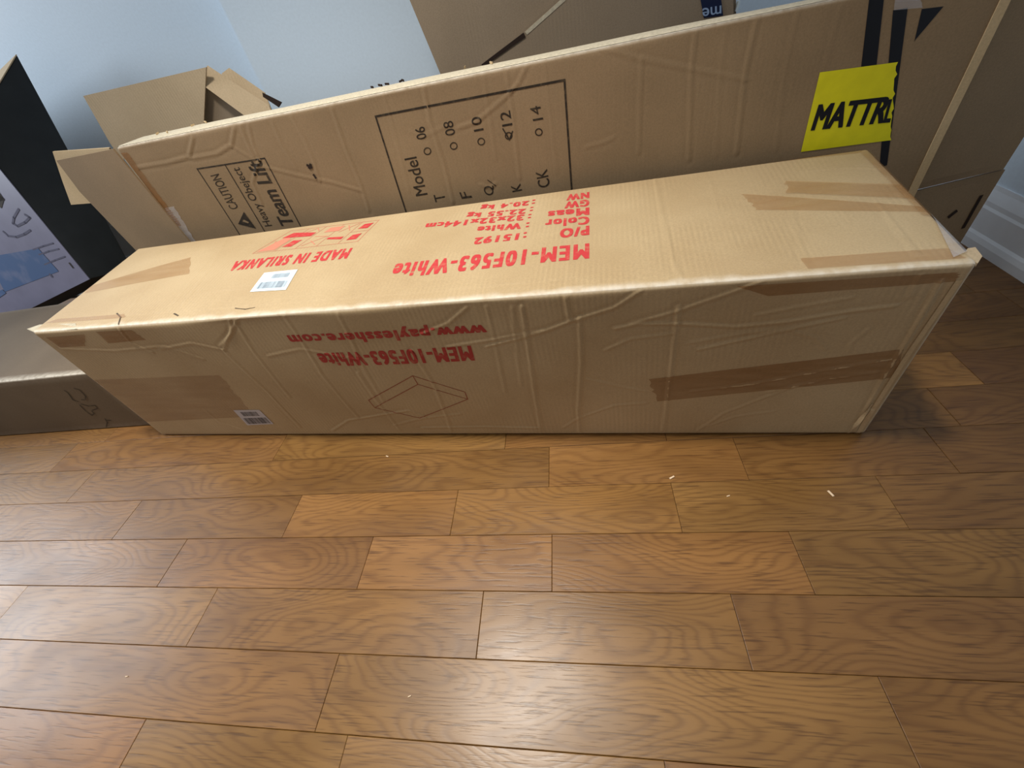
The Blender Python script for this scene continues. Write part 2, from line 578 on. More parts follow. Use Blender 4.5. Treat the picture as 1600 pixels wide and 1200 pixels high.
M_BIG = cardboard('shipping_cardboard', (175, 149, 111), (192, 168, 130), corr=0.5, rough=0.55, spec=0.35)
M_MAT = cardboard('mattress_cardboard', (130, 109, 82), (144, 121, 92), corr=0.2)
M_TAN = cardboard('tan_cardboard', (180, 158, 126), (196, 174, 142), corr=0.5)
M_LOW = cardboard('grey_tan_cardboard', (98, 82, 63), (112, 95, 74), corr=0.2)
M_LEAN = cardboard('leaning_cardboard', (138, 121, 100), (152, 134, 112), corr=0.35)
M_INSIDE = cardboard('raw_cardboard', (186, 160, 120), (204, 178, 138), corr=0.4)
M_CORE = plain('worn_and_lit_paper', (184, 173, 150), 0.85, noise=0.15, nscale=200)
M_RED = ink('red_print', (188, 46, 54), 0.95)
M_REDFADE = ink('faded_red_print', (206, 92, 86), 0.55, 260)
M_REDDARK = ink('dark_red_print', (168, 44, 44), 0.92)
M_REDLINE = ink('thin_red_print', (140, 52, 34), 0.8)
M_BLACKINK = ink('black_print', (30, 25, 22), 0.97, rub=0.9)
M_PEN = ink('grey_pen', (40, 33, 28), 0.9, rub=.85)
M_TAPE = tape_mat('brown_tape', (150, 100, 50), 0.42, 0.28)
M_TAPE3 = tape_mat('thin_brown_tape', (140, 86, 44), 0.22, 0.3)
M_TAPE2 = tape_mat('amber_tape', (176, 126, 72), 0.30, 0.2)
M_CLEAR = tape_mat('clear_tape', (205, 200, 200), 0.38, 0.14)
M_STICK = plain('white_label_paper', (226, 240, 246), 0.45)
M_STICKGREY = plain('silver_label_paper', (192, 188, 190), 0.4)
M_BAR = ink('barcode_ink', (84, 98, 116), 0.85, ground=(226, 240, 246))
M_BARDARK = ink('dark_barcode_ink', (74, 66, 62), 0.9, ground=(192, 188, 190))
M_YELLOW = plain('yellow_label', (214, 206, 22), 0.5, noise=0.05)
M_BLACKTAPE = plain('black_tape', (12, 12, 18), 0.4)
M_BLACK = plain('black_print_carton', (34, 38, 40), 0.55, noise=0.15, nscale=25)
M_LAV = plain('lavender_print', (112, 110, 130), 0.4, noise=0.08, nscale=18)
M_LAVDARK = ink('grey_picture_ink', (66, 64, 82), 0.75, 60, ground=(112, 110, 130))
M_BLUE = ink('blue_picture_ink', (60, 86, 124), 0.9, 16, ground=(110, 114, 138), rub=.3)
M_NAVY = plain('navy_label', (22, 34, 66), 0.4)
M_PALEBLUE = plain('pale_blue_ink', (150, 172, 205), 0.5)
M_WALL = paint('wall_paint', (222, 238, 252))
M_TRIM = paint('trim_paint', (240, 246, 253), 30, 0.03, 0.35)
M_WOOD = wood('oak_planks')
M_SUB = plain('dark_subfloor', (40, 26, 16), 0.9)
M_SCRAP = plain('pale_scrap', (226, 200, 168), 0.8)
M_HOLE = plain('dark_hole', (40, 26, 18), 0.9)

# ------------------------------------------------------------------ the room
def slab(name, lo, hi, mat, parent=None):
    x0, y0, z0 = lo; x1, y1, z1 = hi
    V = [(x0, y0, z0), (x1, y0, z0), (x1, y1, z0), (x0, y1, z0), (x0, y0, z1), (x1, y0, z1), (x1, y1, z1), (x0, y1, z1)]
    F = [(0, 3, 2, 1), (4, 5, 6, 7), (0, 1, 5, 4), (1, 2, 6, 5), (2, 3, 7, 6), (3, 0, 4, 7)]
    return mesh_from(name, V, F, mat, parent)

WALL_Y, WALL_LY, WALL_X = 0.80, 0.90, 1.805
STEP_X = 0.106
floor = tag(slab('floor', (-3.2, -2.6, -0.06), (1.95, 1.1, -0.013), M_SUB), kind='structure')
floor['label'] = 'brown oak strip floor of narrow planks'
wb = tag(slab('wall_back', (STEP_X, WALL_Y, -0.013), (1.95, WALL_Y + 0.3, 2.5), M_WALL), kind='structure')
wl = tag(slab('wall_left', (-3.2, WALL_LY, -0.013), (STEP_X, WALL_LY + 0.17, 2.5), M_WALL), kind='structure')
wr = tag(slab('wall_right', (WALL_X, -2.6, -0.013), (1.95, WALL_Y, 2.5), M_WALL), kind='structure')

def baseboard(name, origin, along, out, length):
    o = np.array(origin, float); a = np.array(along, float); n = np.array(out, float)
    prof = [(0.0, 0.0), (0.020, 0.0), (0.020, 0.018), (0.017, 0.028), (0.013, 0.033), (0.013, 0.078), (0.0105, 0.083),
            (0.0105, 0.092), (0.008, 0.101), (0.004, 0.112), (0.003, 0.120), (0.0, 0.120)]
    V = []
    for L in (0, length):
        for t, z in prof:
            V.append(o + a * L + n * t + np.array([0, 0, z]))
    k = len(prof)
    F = [(i, (i + 1) % k, (i + 1) % k + k, i + k) for i in range(k)]
    F += [tuple(range(k - 1, -1, -1)), tuple(range(k, 2 * k))]
    ob = mesh_from(name, V, F, M_TRIM)
    bm = bmesh.new(); bm.from_mesh(ob.data)
    bmesh.ops.recalc_face_normals(bm, faces=bm.faces[:])
    bm.to_mesh(ob.data); bm.free()
    return tag(ob, kind='structure')
baseboard('baseboard_right', (WALL_X, -2.6, 0), (0, 1, 0), (-1, 0, 0), 2.6 + WALL_Y - 0.022)
baseboard('baseboard_back', (STEP_X + 0.002, WALL_Y, 0), (1, 0, 0), (0, -1, 0), WALL_X - STEP_X - 0.004)
baseboard('baseboard_left', (-3.2, WALL_LY, 0), (1, 0, 0), (0, -1, 0), 3.2 + STEP_X)

# planks: rows across Y, joints where the photograph shows them
PW, PY0 = 0.08269, -0.05202
known = {
    0: [(0.747, .94), (1.035, .86), (1.47, .78)],
    1: [(-0.199, .8), (0.830, 1.12), (1.141, .85), (1.419, .76)],
    2: [(-0.001, .8), (0.365, 1.02), (0.671, 1.04), (1.025, .93), (1.312, .8)],
    3: [(0.171, .86), (0.538, 1.08), (0.835, 1.0), (1.165, .82)],
    4: [(0.292, .92), (0.737, .98), (1.066, .86)],
    5: [(0.543, 1.0), (1.192, .82)],
    6: [(0.292, .9), (0.588, 1.0)],
    -1: [(1.10, 1.25), (1.553, .74)],
    -2: [(1.36, .78)],
    -3: [(1.30, .74)],
}
first = {0: .92, 1: .96, 2: .84, 3: .88, 4: .94, 5: .92, 6: 1.02}
Y_TOP = {r: PY0 - PW * (r - 1) for r in range(-12, 12)}      # far edge of row r is seam r-1
# row r lies between seam (r-1) (far side) and seam r (near side); seam i at PY0 - PW*i
def plank(x0, x1, y0, y1, tone):
    g = 0.00025; b = 0.0006; H = -0.012
    x0 += g; x1 -= g; y0 += g; y1 -= g
    cx, cy = (x0 + x1) / 2, (y0 + y1) / 2
    dz = random.uniform(-0.0003, 0.0)
    V = []
    for (ix, z) in ((0, H), (0, -b * 0.8), (b, 0)):
        V += [(x0 + ix - cx, y0 + ix - cy, z), (x1 - ix - cx, y0 + ix - cy, z), (x1 - ix - cx, y1 - ix - cy, z), (x0 + ix - cx, y1 - ix - cy, z)]
    F = [(8, 9, 10, 11), (3, 2, 1, 0)]
    for k in (0, 4):
        for i in range(4):
            j = (i + 1) % 4
            F.append((k + i, k + j, k + 4 + j, k + 4 + i))
    me = bpy.data.meshes.new('plank')
    me.from_pydata(V, [], F)
    ob = link('plank', me, M_WOOD, floor)
    ob.location = (cx, cy, dz)
    ob.color = (tone * random.uniform(.97, 1.03), tone * random.uniform(.96, 1.02), tone * random.uniform(.92, 1.02), 1)
    return ob
for r in range(-10, 12):
    ynear = PY0 - PW * r
    yfar = ynear + PW
    yfar = min(yfar, WALL_LY)
    if yfar - ynear < 0.01:
        continue
    ks = known.get(r, [])
    joints = [k[0] for k in ks]
    tones = {k[0]: k[1] for k in ks}
    lo, hi = -2.4, WALL_X
    xs = sorted(joints)
    if not xs:
        xs = [random.uniform(0.2, 0.9)]
    x = xs[0]
    while x > lo + 0.3:
        x -= random.uniform(0.36, 0.62)
        xs.insert(0, x)
    x = xs[-1]
    while x < hi - 0.25:
        x += random.uniform(0.34, 0.55)
        xs.append(x)
    xs = [max(lo, v) for v in xs if v < hi - 0.05] + [hi]
    for a, c in zip(xs[:-1], xs[1:]):
        if c - a < 0.02:
            continue
        if a in tones:
            t = tones[a]
        elif joints and c == sorted(joints)[0] and r in first:
            t = first[r]
        else:
            t = random.uniform(.8, 1.05)
        plank(a, c, ynear, yfar, t)

# ------------------------------------------------------------------ the long shipping carton in front
O2 = np.array([-0.1027, 0.0518])
YAW = -0.0833
EX = np.array([math.cos(YAW), math.sin(YAW), 0.0]); EY = np.array([-math.sin(YAW), math.cos(YAW), 0.0]); EZ = np.array([0, 0, 1.0])
H = 0.32
big_c = [at_z(253, 680, 0.001), at_z(1352, 678, 0.001), np.array([1.392, 0.262, 0.001]), np.array([-0.108, 0.352, 0.001]),
         at_z(48, 519, H), at_z(1532, 410, H), at_z(1357, 232, H), at_z(216, 388, H)]
big = thing('shipping_carton', tuple((big_c[0] + big_c[1]) / 2), 'long brown cardboard shipping carton with red printing lying in front on the floor', 'carton')
def big_creases(P):
    f = P['front']
    for pts, a in [
        ([(372, 493), (350, 545), (420, 610), (470, 668)], .0014), ([(358, 500), (362, 520), (345, 540)], .0012),
        ([(362, 497), (395, 545), (440, 600), (455, 618)], .0012), ([(440, 490), (470, 530), (505, 585), (560, 650)], .0014),
        ([(525, 485), (545, 520), (570, 575), (600, 625)], .0012), ([(560, 580), (590, 625), (625, 672)], .0014),
        ([(645, 545), (680, 600), (700, 655), (705, 675)], .0014), ([(760, 478), (775, 540), (790, 610)], .0010),
        ([(815, 478), (825, 540), (835, 610), (845, 672)], .0022), ([(800, 480), (808, 550), (815, 600)], .0010),
        ([(883, 462), (890, 500)], .0020), ([(905, 495), (908, 560), (903, 640), (905, 675)], .0022),
        ([(1060, 478), (1052, 540), (1045, 600), (1036, 672)], .0020),
        ([(760, 540), (840, 520), (900, 498), (960, 480), (1000, 455)], .0016), ([(945, 545), (985, 528), (1050, 520)], .0012),
        ([(960, 512), (1000, 505), (1060, 505), (1150, 510), (1230, 502), (1330, 486), (1400, 478)], .0018),
        ([(985, 505), (1050, 488), (1140, 458), (1190, 440)], .0014), ([(1090, 545), (1160, 530), (1260, 508), (1320, 496)], .0016),
        ([(1075, 535), (1160, 520), (1215, 515)], .0010), ([(1180, 492), (1255, 478), (1330, 465)], .0010),
        ([(1235, 516), (1275, 528), (1290, 545)], .0010), ([(1325, 550), (1330, 535), (1360, 512)], .0010),
        ([(1080, 610), (1170, 600), (1290, 578), (1400, 560)], .0016), ([(1200, 612), (1300, 590), (1370, 582)], .0014),
        ([(1090, 672), (1130, 645), (1200, 618), (1250, 600)], .0012), ([(1105, 665), (1150, 650), (1210, 642)], .0010),
        ([(880, 668), (905, 652), (960, 632), (1010, 628)], .0012), ([(915, 590), (960, 600), (1010, 610)], .0008),
        ([(520, 672), (545, 655), (590, 648), (640, 640), (665, 650)], .0016), ([(615, 664), (650, 655), (680, 650), (720, 645)], .0012),
        ([(660, 668), (760, 666), (840, 668)], .0022), ([(420, 555), (470, 545), (560, 560)], .0008),
        ([(95, 545), (180, 548), (260, 540), (320, 560)], .0010), ([(185, 513), (205, 535), (240, 550)], .0016),
        ([(320, 640), (345, 660), (380, 672)], .0012), ([(250, 545), (300, 535), (350, 545)], .0010),
        ([(660, 520), (700, 505), (730, 480)], .0012), ([(700, 540), (770, 530), (850, 515)], .0012),
        ([(1470, 440), (1425, 520), (1375, 600), (1335, 674)], .0030), ([(1440, 430), (1420, 465)], .0014),
        ([(1360, 640), (1325, 676)], .0020),
    ]:
        f.crease(pts, a * 0.62, 0.0023)
    t = P['top']
    for pts, a in [
        ([(1022, 272), (1035, 340), (1052, 410), (1064, 434)], .0020), ([(1236, 330), (1256, 400), (1262, 418)], .0010),
        ([(1372, 318), (1400, 355), (1432, 398)], .0014), ([(905, 300), (893, 370), (888, 450)], .0008),
        ([(1160, 315), (1290, 300), (1400, 302), (1450, 312)], .0010), ([(1060, 400), (1130, 402), (1200, 410)], .0007),
        ([(365, 350), (330, 420), (285, 480)], .0012), ([(345, 385), (305, 435), (265, 486)], .0008),
        ([(290, 462), (340, 455), (395, 452)], .0010), ([(235, 445), (215, 470), (200, 490)], .0006),
        ([(580, 395), (555, 440), (540, 470)], .0007), ([(190, 495), (400, 480), (620, 462), (900, 438)], -.0012),
        ([(1240, 270), (1330, 262), (1440, 268)], .0012), ([(1090, 260), (1110, 285), (1120, 330)], .0007),
    ]:
        t.crease(pts, a * 0.5, 0.0027)
big_body, PB = carton('body', big_c, M_BIG, big, step=0.02, fine={'front': 0.0028, 'top': 0.0036, 'right': 0.01, 'left': 0.01},
                      wob=0.0011, bulge=0.004, seed=10, round_=0.006, creases=big_creases)
TOP, FRO = PB['top'], PB['front']

# crushed corner lips of the carton
def lip(name, pts, thick, normal):
    return poly_sheet(name, pts, thick, M_CORE, big, normal)
lip('corner_lip', [at_z(42, 514, H - .002), at_z(62, 507, H - .001), at_z(118, 505, H), at_z(120, 514, H - .001), at_z(56, 520, H - .004)], 0.004, (0, 0, 1))
poly_sheet('corner_lip', [at_z(1500, 404, H), at_z(1512, 388, H), at_z(1524, 386, H), at_z(1535, 400, H - .001), at_z(1528, 411, H - .002)], 0.004, M_TAN, big, (0, 0, 1))

# red printing on the top face (upside down to the camera)
RED_TOP = [
    ('MEM-10F563-White', (921, 383), (620, 415), (921, 407), .05),
    ('P/O', (921, 355), (876, 361), (921, 370), .058), ('Color', (921, 340), (853, 346), (921, 353), .058),
    ('Meas', (921, 326), (857, 332), (921, 338), .058), ('GW', (921, 313), (883, 317), (921, 324), .058),
    ('NW', (921, 301), (886, 305), (921, 311), .058),
    (':', (824, 366), (819, 367), (823, 375), .03), (':', (828, 350), (823, 351), (827, 358), .03), (':', (831, 336), (826, 337), (830, 343), .03),
    (':', (834, 324), (829, 325), (833, 331), .03), (':', (837, 312), (832, 313), (836, 319), .03),
    ('15192', (813, 368), (744, 376), (810, 379), .058), ('White', (816, 351), (748, 358), (814, 361), .058),
    ('32x32x144cm', (820, 337), (668, 352), (818, 347), .058), ('22.55 kg', (823, 325), (732, 333), (821, 336), .058),
    ('20.4 kg', (828, 312), (753, 320), (826, 322), .058),
    ('MADE IN SRILANKA', (553, 390), (371, 410), (543, 407), .055),
]
for s_, S, E_, T, b in RED_TOP:
    text_on('printed_text', TOP, s_, S, E_, T, M_RED, big, b * 1.05, spacing=1.25)
for s_, S, E_, T, b in [('www.paylesshere.com', (757, 501), (444, 519), (763, 523), .05),
                        ('MEM-10F563-White', (736, 538), (494, 551), (743, 561), .055)]:
    text_on('printed_text', FRO, s_, S, E_, T, M_REDDARK, big, b * 1.0, spacing=1.16)
strokes('lit_fold', FRO, [[(1497, 440), (1420, 552), (1341, 676)]], 0.006, M_INSIDE, big, 0.0006)  # paler colour painted on the fold ridges in place of caught light
strokes('lit_fold', FRO, [[(1362, 632), (1326, 676)]], 0.004, M_INSIDE, big, 0.0006)
strokes('scuff_mark', TOP, [[(183, 490), (189, 496), (185, 507)]], 0.003, M_PEN, big)
strokes('scuff_mark', TOP, [[(273, 491), (279, 494)]], 0.003, M_PEN, big)
strokes('scuff_mark', TOP, [[(368, 482), (384, 484), (398, 481)]], 0.0022, M_PEN, big)
# thin line drawing of a flat bed box
K = lambda x, y: (420 + x / 4.444, 480 + y / 4.444)
strokes('printed_drawing', FRO, [
    [K(697, 637), K(1005, 462), K(1040, 522), K(740, 690), K(697, 637)],
    [K(1005, 462), K(1365, 575), K(1385, 625), K(1040, 522)],
    [K(740, 690), K(1050, 765), K(1385, 625)]], 0.0016, M_REDLINE, big)
# handling pictograms in their frame
fr = [(396, 398), (560, 380), (593, 345), (455, 361)]
A4 = [np.array(TOP.inv(*p)) for p in fr]
def fab(s, t):
    return (1 - s) * (1 - t) * A4[0] + s * (1 - t) * A4[1] + s * t * A4[2] + (1 - s) * t * A4[3]
strokes('pictogram_frame', TOP, [[fab(0, 0), fab(1, 0), fab(1, 1), fab(0, 1), fab(0, 0)]], 0.0014, M_REDFADE, big, ab_in=True)
strokes('pictogram_frame', TOP, [[fab(.22, 0), fab(.22, 1)], [fab(.42, 0), fab(.42, 1)], [fab(.62, 0), fab(.62, 1)], [fab(.82, 0), fab(.82, 1)], [fab(.82, .5), fab(1, .5)]],
        0.0012, M_REDFADE, big, ab_in=True)
decal_ab('pictogram', TOP, [fab(.02, .05), fab(.20, .05), fab(.20, .5), fab(.10, .7)], M_REDFADE, big, 0.0003)
decal_ab('pictogram', TOP, [fab(.06, .62), fab(.40, .55), fab(.40, .72), fab(.10, .85)], M_RED, big, 0.0004)
decal_ab('pictogram', TOP, [fab(.24, .15), fab(.34, .12), fab(.36, .40), fab(.26, .42)], M_RED, big, 0.0004)
decal_ab('pictogram', TOP, [fab(.50, .66), fab(.66, .66), fab(.66, .9), fab(.50, .9)], M_REDFADE, big, 0.0003)
decal_ab('pictogram', TOP, [fab(.64, .28), fab(.80, .20), fab(.80, .32), fab(.64, .36)], M_RED, big, 0.0004)
decal_ab('pictogram', TOP, [fab(.87, .12), fab(.96, .12), fab(.96, .38), fab(.88, .34)], M_RED, big, 0.0004)
decal_ab('pictogram', TOP, [fab(.86, .64), fab(.96, .62), fab(.97, .88), fab(.88, .86)], M_RED, big, 0.0004)
for pl in ([fab(.05, .1), fab(.16, .55)], [fab(.15, .08), fab(.04, .5)], [fab(.45, .1), fab(.6, .45), fab(.46, .5)], [fab(.48, .3), fab(.58, .1)],
           [fab(.68, .6), fab(.8, .95)], [fab(.7, .9), fab(.78, .62)], [fab(.26, .8), fab(.34, .95), fab(.4, .8)]):
    strokes('pictogram', TOP, [pl], 0.0022, M_REDFADE, big, ab_in=True)

# barcode labels
def barcode_label(patch, quad, mat, inkm, rows):
    lab = decal('label_sticker', patch, quad, mat, big, 0.0006, (6, 6))
    ab = [np.array(patch.inv(*q)) for q in quad]
    def q4(s, t):
        return (1 - s) * (1 - t) * ab[0] + s * (1 - t) * ab[1] + s * t * ab[2] + (1 - s) * t * ab[3]
    V, F = [], []
    r = random.Random(3)
    for (s0, s1, t0, t1) in rows:
        s = s0
        while s < s1:
            w = r.choice((.012, .02, .03))
            b0 = len(V)
            for (a, b) in ((s, t0), (s + w, t0), (s + w, t1), (s, t1)):
                c = q4(a, b)
                V.append(patch.pt(np.array(c[0]), np.array(c[1]), 0.0009))
            F.append((b0, b0 + 1, b0 + 2, b0 + 3))
            s += w + r.choice((.012, .02, .028))
    me = bpy.data.meshes.new('barcode')
    me.from_pydata([tuple(np.array(v) - base_of(big)) for v in V], [], F)
    link('barcode', me, inkm, lab)
barcode_label(TOP, [(392, 458), (448, 455), (467, 424), (415, 429)], M_STICK, M_BAR, [(.10, .92, .12, .45), (.35, .85, .62, .86)])
barcode_label(FRO, [(387, 664), (428, 662), (406, 639), (365, 640)], M_STICKGREY, M_BARDARK, [(.08, .94, .08, .48), (.2, .8, .60, .88)])

# tapes on the long carton
def tape(patch, quad, mat, n=(30, 6), off=0.0005, name='tape_strip', rag=0.003):
    return decal(name, patch, quad, mat, big, off, n, rag)
tape(FRO, [(1412, 545), (1012, 590), (1028, 625), (1400, 590)], M_TAPE, (40, 8))
tape(FRO, [(134, 594), (345, 584), (400, 650), (205, 660)], M_TAPE3, (36, 8))
tape(FRO, [(72, 527), (132, 522), (134, 540), (95, 543)], M_TAPE, (16, 5))
tape(FRO, [(150, 518), (205, 515), (230, 530), (170, 536)], M_TAPE, (14, 5))
tape(FRO, [(1150, 447), (1500, 425), (1490, 440), (1200, 462)], M_TAPE, (30, 5))
tape(TOP, [(1478, 326), (1160, 305), (1182, 330), (1490, 332)], M_TAPE2, (40, 8))
tape(TOP, [(1452, 292), (1225, 285), (1230, 304), (1470, 314)], M_TAPE2, (40, 8), 0.0014)
tape(TOP, [(1060, 270), (1200, 252), (1350, 235), (1340, 240)], M_TAPE2, (30, 5))
tape(TOP, [(1342, 238), (1356, 236), (1470, 340), (1440, 338)], M_TAPE2, (20, 5), 0.0018)
tape(TOP, [(1262, 420), (1250, 404), (1480, 388), (1510, 404)], M_TAPE2, (30, 5))
tape(TOP, [(140, 447), (300, 403), (296, 430), (132, 458)], M_TAPE2, (30, 6))
tape(TOP, [(70, 505), (195, 497), (196, 491), (90, 498)], M_TAPE2, (20, 4))
tape(TOP, [(1450, 325), (1472, 318), (1526, 388), (1488, 405)], M_CLEAR, (24, 10), 0.0022)

# ------------------------------------------------------------------ the mattress carton behind it
PM = np.array([O2[0], O2[1], 0]) + EY * 0.358
def mat_s(px, py):
    q = at_plane(px, py, PM, EY)
    return float((q - PM) @ EX), float(q[2])
HM = float(np.mean([mat_s(*p)[1] for p in ((180, 230), (400, 180), (640, 133), (900, 83), (1175, 28))]))
SL = float(np.mean([mat_s(*p)[0] for p in ((176, 232), (290, 370))]))
SR = float(np.mean([mat_s(*p)[0] for p in ((1567, 0), (1435, 285))]))
ZF = mat_s(1440, 293)[1]
mp = lambda s, z, d=0.0: PM + EX * s + EZ * z + EY * d
TL, TR = 0.08, 0.042
mat_c = [mp(SL, .001), mp(SR, .001), mp(SR, .001, TR), mp(SL, .001, TL), mp(SL, HM), mp(SR, HM), mp(SR, HM, TR), mp(SL, HM, TL)]
mat = thing('mattress_carton', tuple(mp((SL + SR) / 2, .001)), 'tall brown mattress carton with black printing and yellow label standing behind the long carton', 'carton')
def mat_creases(P):
    f = P['front']
    for pts, a in [
        ([(660, 128), (672, 190), (695, 260), (708, 316)], .0022), ([(755, 117), (765, 180), (775, 250)], .0010), ([(790, 105), (800, 170), (812, 280)], .0016),
        ([(1003, 90), (1000, 150), (998, 240)], .0014), ([(1088, 45), (1080, 110), (1076, 250)], .0020), ([(1185, 22), (1165, 110), (1150, 240)], .0022),
        ([(1135, 40), (1125, 120), (1118, 245)], .0008), ([(1248, 12), (1225, 120), (1212, 235)], .0010), ([(1315, 8), (1300, 60), (1290, 105)], .0008),
        ([(825, 98), (810, 130), (790, 152), (745, 190), (715, 200)], .0016), ([(930, 72), (1000, 92), (1080, 108), (1170, 125)], .0012),
        ([(518, 168), (540, 230), (565, 290), (577, 330)], .0022), ([(455, 182), (475, 215), (490, 250), (500, 285)], .0014), ([(425, 190), (440, 225), (465, 265)], .0012),
        ([(375, 195), (385, 220), (400, 250)], .0016), ([(215, 262), (260, 255), (295, 245), (302, 215)], .0022), ([(297, 248), (340, 240), (362, 226), (366, 200)], .0022),
        ([(362, 228), (390, 245), (410, 260), (470, 275), (520, 285), (565, 298)], .0018), ([(405, 250), (395, 285), (410, 320)], .0018), ([(388, 195), (395, 225), (405, 250)], .0016),
        ([(590, 100), (600, 150), (620, 220), (640, 300)], .0008), ([(640, 205), (660, 215), (700, 195)], .0007), ([(850, 100), (860, 180), (870, 270)], .0007),
        ([(915, 230), (945, 222), (960, 214)], .0010), ([(750, 288), (765, 294), (775, 286)], .0014),
    ]:
        f.crease(pts, a * 0.5, 0.0026)
mat_body, PMt = carton('body', mat_c, M_MAT, mat, step=0.03, fine={'front': 0.0036, 'top': 0.012}, wob=0.0013, bulge=0.002, seed=40, round_=0.007, creases=mat_creases)
MF, MTOP = PMt['front'], PMt['top']

def mat_flap(name, quad3, t=0.004, m=M_MAT, wob=0.001):
    p = Patch(*quad3, wob=wob, seed=len(name) + int(abs(quad3[0][0]) * 1000))
    return sheet(name, p, 0.012, t, m, mat), p
bend = lambda s, z, base, ang: mp(base + (s - base) * math.cos(ang), z, abs(s - base) * math.sin(ang))
# right end flaps, split at the fold of the side panels
FR = SR + 0.150
bflap = lambda s, z: bend(s, z, SR, math.radians(14))
_, PRU = mat_flap('end_flap', [bflap(SR - .002, ZF - .004), bflap(FR - .004, ZF + .001), bflap(FR + .004, HM), bflap(SR - .002, HM)], wob=0.002)
_, PRL = mat_flap('end_flap', [bflap(SR + .004, .003), bflap(FR, .003), bflap(FR, ZF - .001), bflap(SR + .004, ZF - .007)], wob=0.0015)
# light raw crease along the right corner
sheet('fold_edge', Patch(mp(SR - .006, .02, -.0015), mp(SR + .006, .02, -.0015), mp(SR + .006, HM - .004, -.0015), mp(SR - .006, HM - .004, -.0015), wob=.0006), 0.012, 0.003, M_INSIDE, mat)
# slit in the lower flap
strokes('hand_slit', PRL, [[(1533, 307), (1506, 355)]], 0.006, M_HOLE, mat, 0.001)
strokes('hand_slit', PRL, [[(1493, 331), (1484, 338)]], 0.007, M_HOLE, mat, 0.001)
# left end flaps: outer one angled back so its face turns darker, inner one paler behind it
nL = unit(EY)
def lp(px, py, d):
    return at_plane(px, py, PM + EY * d, EY)
LFa = math.radians(9)
LFP = mp(SL, 0, -.003); LFN = unit(-EY * math.cos(LFa) - EX * math.sin(LFa))
lq = lambda px, py, d=0.0: at_plane(px, py, LFP - LFN * d, LFN)
poly_sheet('end_flap', [lq(176, 233), lq(88, 251), lq(124, 299), lq(143, 319), lq(212, 391), lq(240, 420), lq(318, 404)], 0.004, M_MAT, mat, LFN)
poly_sheet('end_flap', [lq(170, 231, .012), lq(82, 237, .012), lq(97, 282, .012), lq(111, 320, .012), lq(150, 317, .012), lq(215, 330, .012)], 0.004, M_INSIDE, mat, LFN)

# black printing
for s_, S, E_, T, b in [
    ('Model', (669, 303), (651, 244), (651, 306), .008), ('06', (667, 216), (663, 197), (652, 219), .008), ('08', (712, 210), (707, 188), (697, 213), .004),
    ('10', (756, 203), (751, 181), (741, 206), .008), ('12', (801, 195), (797, 172), (785, 198), .008), ('14', (849, 186), (844, 164), (833, 189), .004),
    ('T', (697, 312), (694, 301), (681, 315), .008), ('F', (738, 308), (734, 298), (722, 310), .008), ('Q', (776, 302), (770, 288), (760, 306), .004),
    ('K', (816, 297), (813, 286), (801, 300), .008), ('CK', (860, 290), (855, 263), (842, 294), .008),
    ('CAUTION', (373, 325), (342, 271), (360, 328), .006), ('Heavy Obeject', (429, 352), (378, 260), (414, 354), .006), ('Team Lift', (462, 352), (408, 250), (440, 353), .028),
]:
    text_on('printed_text', MF, s_, S, E_, T, M_BLACKINK, mat, b)
for c, rr in [((668, 236), 5.2), ((709, 228), 5.2), ((752, 221), 5.2), ((795, 212), 5.2), ((842, 206), 5.2)]:
    strokes('printed_circle', MF, [[(c[0] + rr * math.cos(t * math.pi / 8), c[1] + rr * math.sin(t * math.pi / 8)) for t in range(17)]], 0.0018, M_BLACKINK, mat)
strokes('tick_mark', MF, [[(791, 208), (796, 218), (786, 201)], [(796, 218), (801, 205)]], 0.0022, M_BLACKINK, mat, 0.0004)
strokes('tick_mark', MF, [[(768, 285), (762, 281), (775, 290)]], 0.0015, M_BLACKINK, mat, 0.0004)
strokes('printed_frame', MF, [[(640, 345), (587, 182), (882, 125), (894, 305)]], 0.0034, M_BLACKINK, mat)
strokes('printed_frame', MF, [[(378, 372), (308, 264), (414, 247), (475, 362)], [(352, 257), (416, 366)]], 0.0026, M_BLACKINK, mat)
# warning triangle
tv = [MF.inv(*p) for p in ((381, 331), (372, 350), (400, 357))]
V3 = [MF.pt(np.array(a), np.array(b), 0.0005) for a, b in tv]
wt = mesh_from('warning_triangle', V3, [(0, 1, 2)], M_BLACKINK, mat)
me = bpy.data.meshes.new('exclamation_mark')
em = [MF.pt(np.array(a), np.array(b), 0.0008) - base_of(mat) for a, b in [MF.inv(*p) for p in ((381, 343), (379, 346), (388, 349), (389, 347))]]
me.from_pydata([tuple(v) for v in em], [], [(0, 1, 2, 3)])
link('exclamation_mark', me, M_MAT, wt)
# punched holes
strokes('torn_hole', MF, [[(481, 258), (487, 261)], [(484, 262), (486, 257)]], 0.005, M_HOLE, mat, 0.0012)
strokes('torn_hole', MF, [[(491, 273), (494, 277)]], 0.0045, M_HOLE, mat, 0.0012)
# black stripes, then the torn yellow label over them
decal('black_stripe', MF, [(1340, 150), (1364, 150), (1384, -30), (1361, -30)], M_BLACKTAPE, mat, 0.0004, (3, 12))
decal('black_stripe', MF, [(1374, 262), (1386, 258), (1418, 12), (1395, 16)], M_BLACKTAPE, mat, 0.0004, (3, 14))
decal('black_stripe', MF, [(1428, 66), (1430, 62), (1474, 10), (1440, 14)], M_BLACKTAPE, mat, 0.0004, (3, 6))
decal('yellow_label', MF, [(1251, 237), (1391, 219), (1401, 97), (1281, 113)], M_YELLOW, mat, 0.0007, (10, 14), 0.002)
text_on('printed_text', MF, 'MATTR', (1266, 204), (1379, 192), (1279, 163), M_BLACKTAPE, mat, .045, 0.0011)
text_on('printed_text', MF, 'L', (1379, 192), (1390, 191), (1389, 155), M_BLACKTAPE, mat, .045, 0.0011)
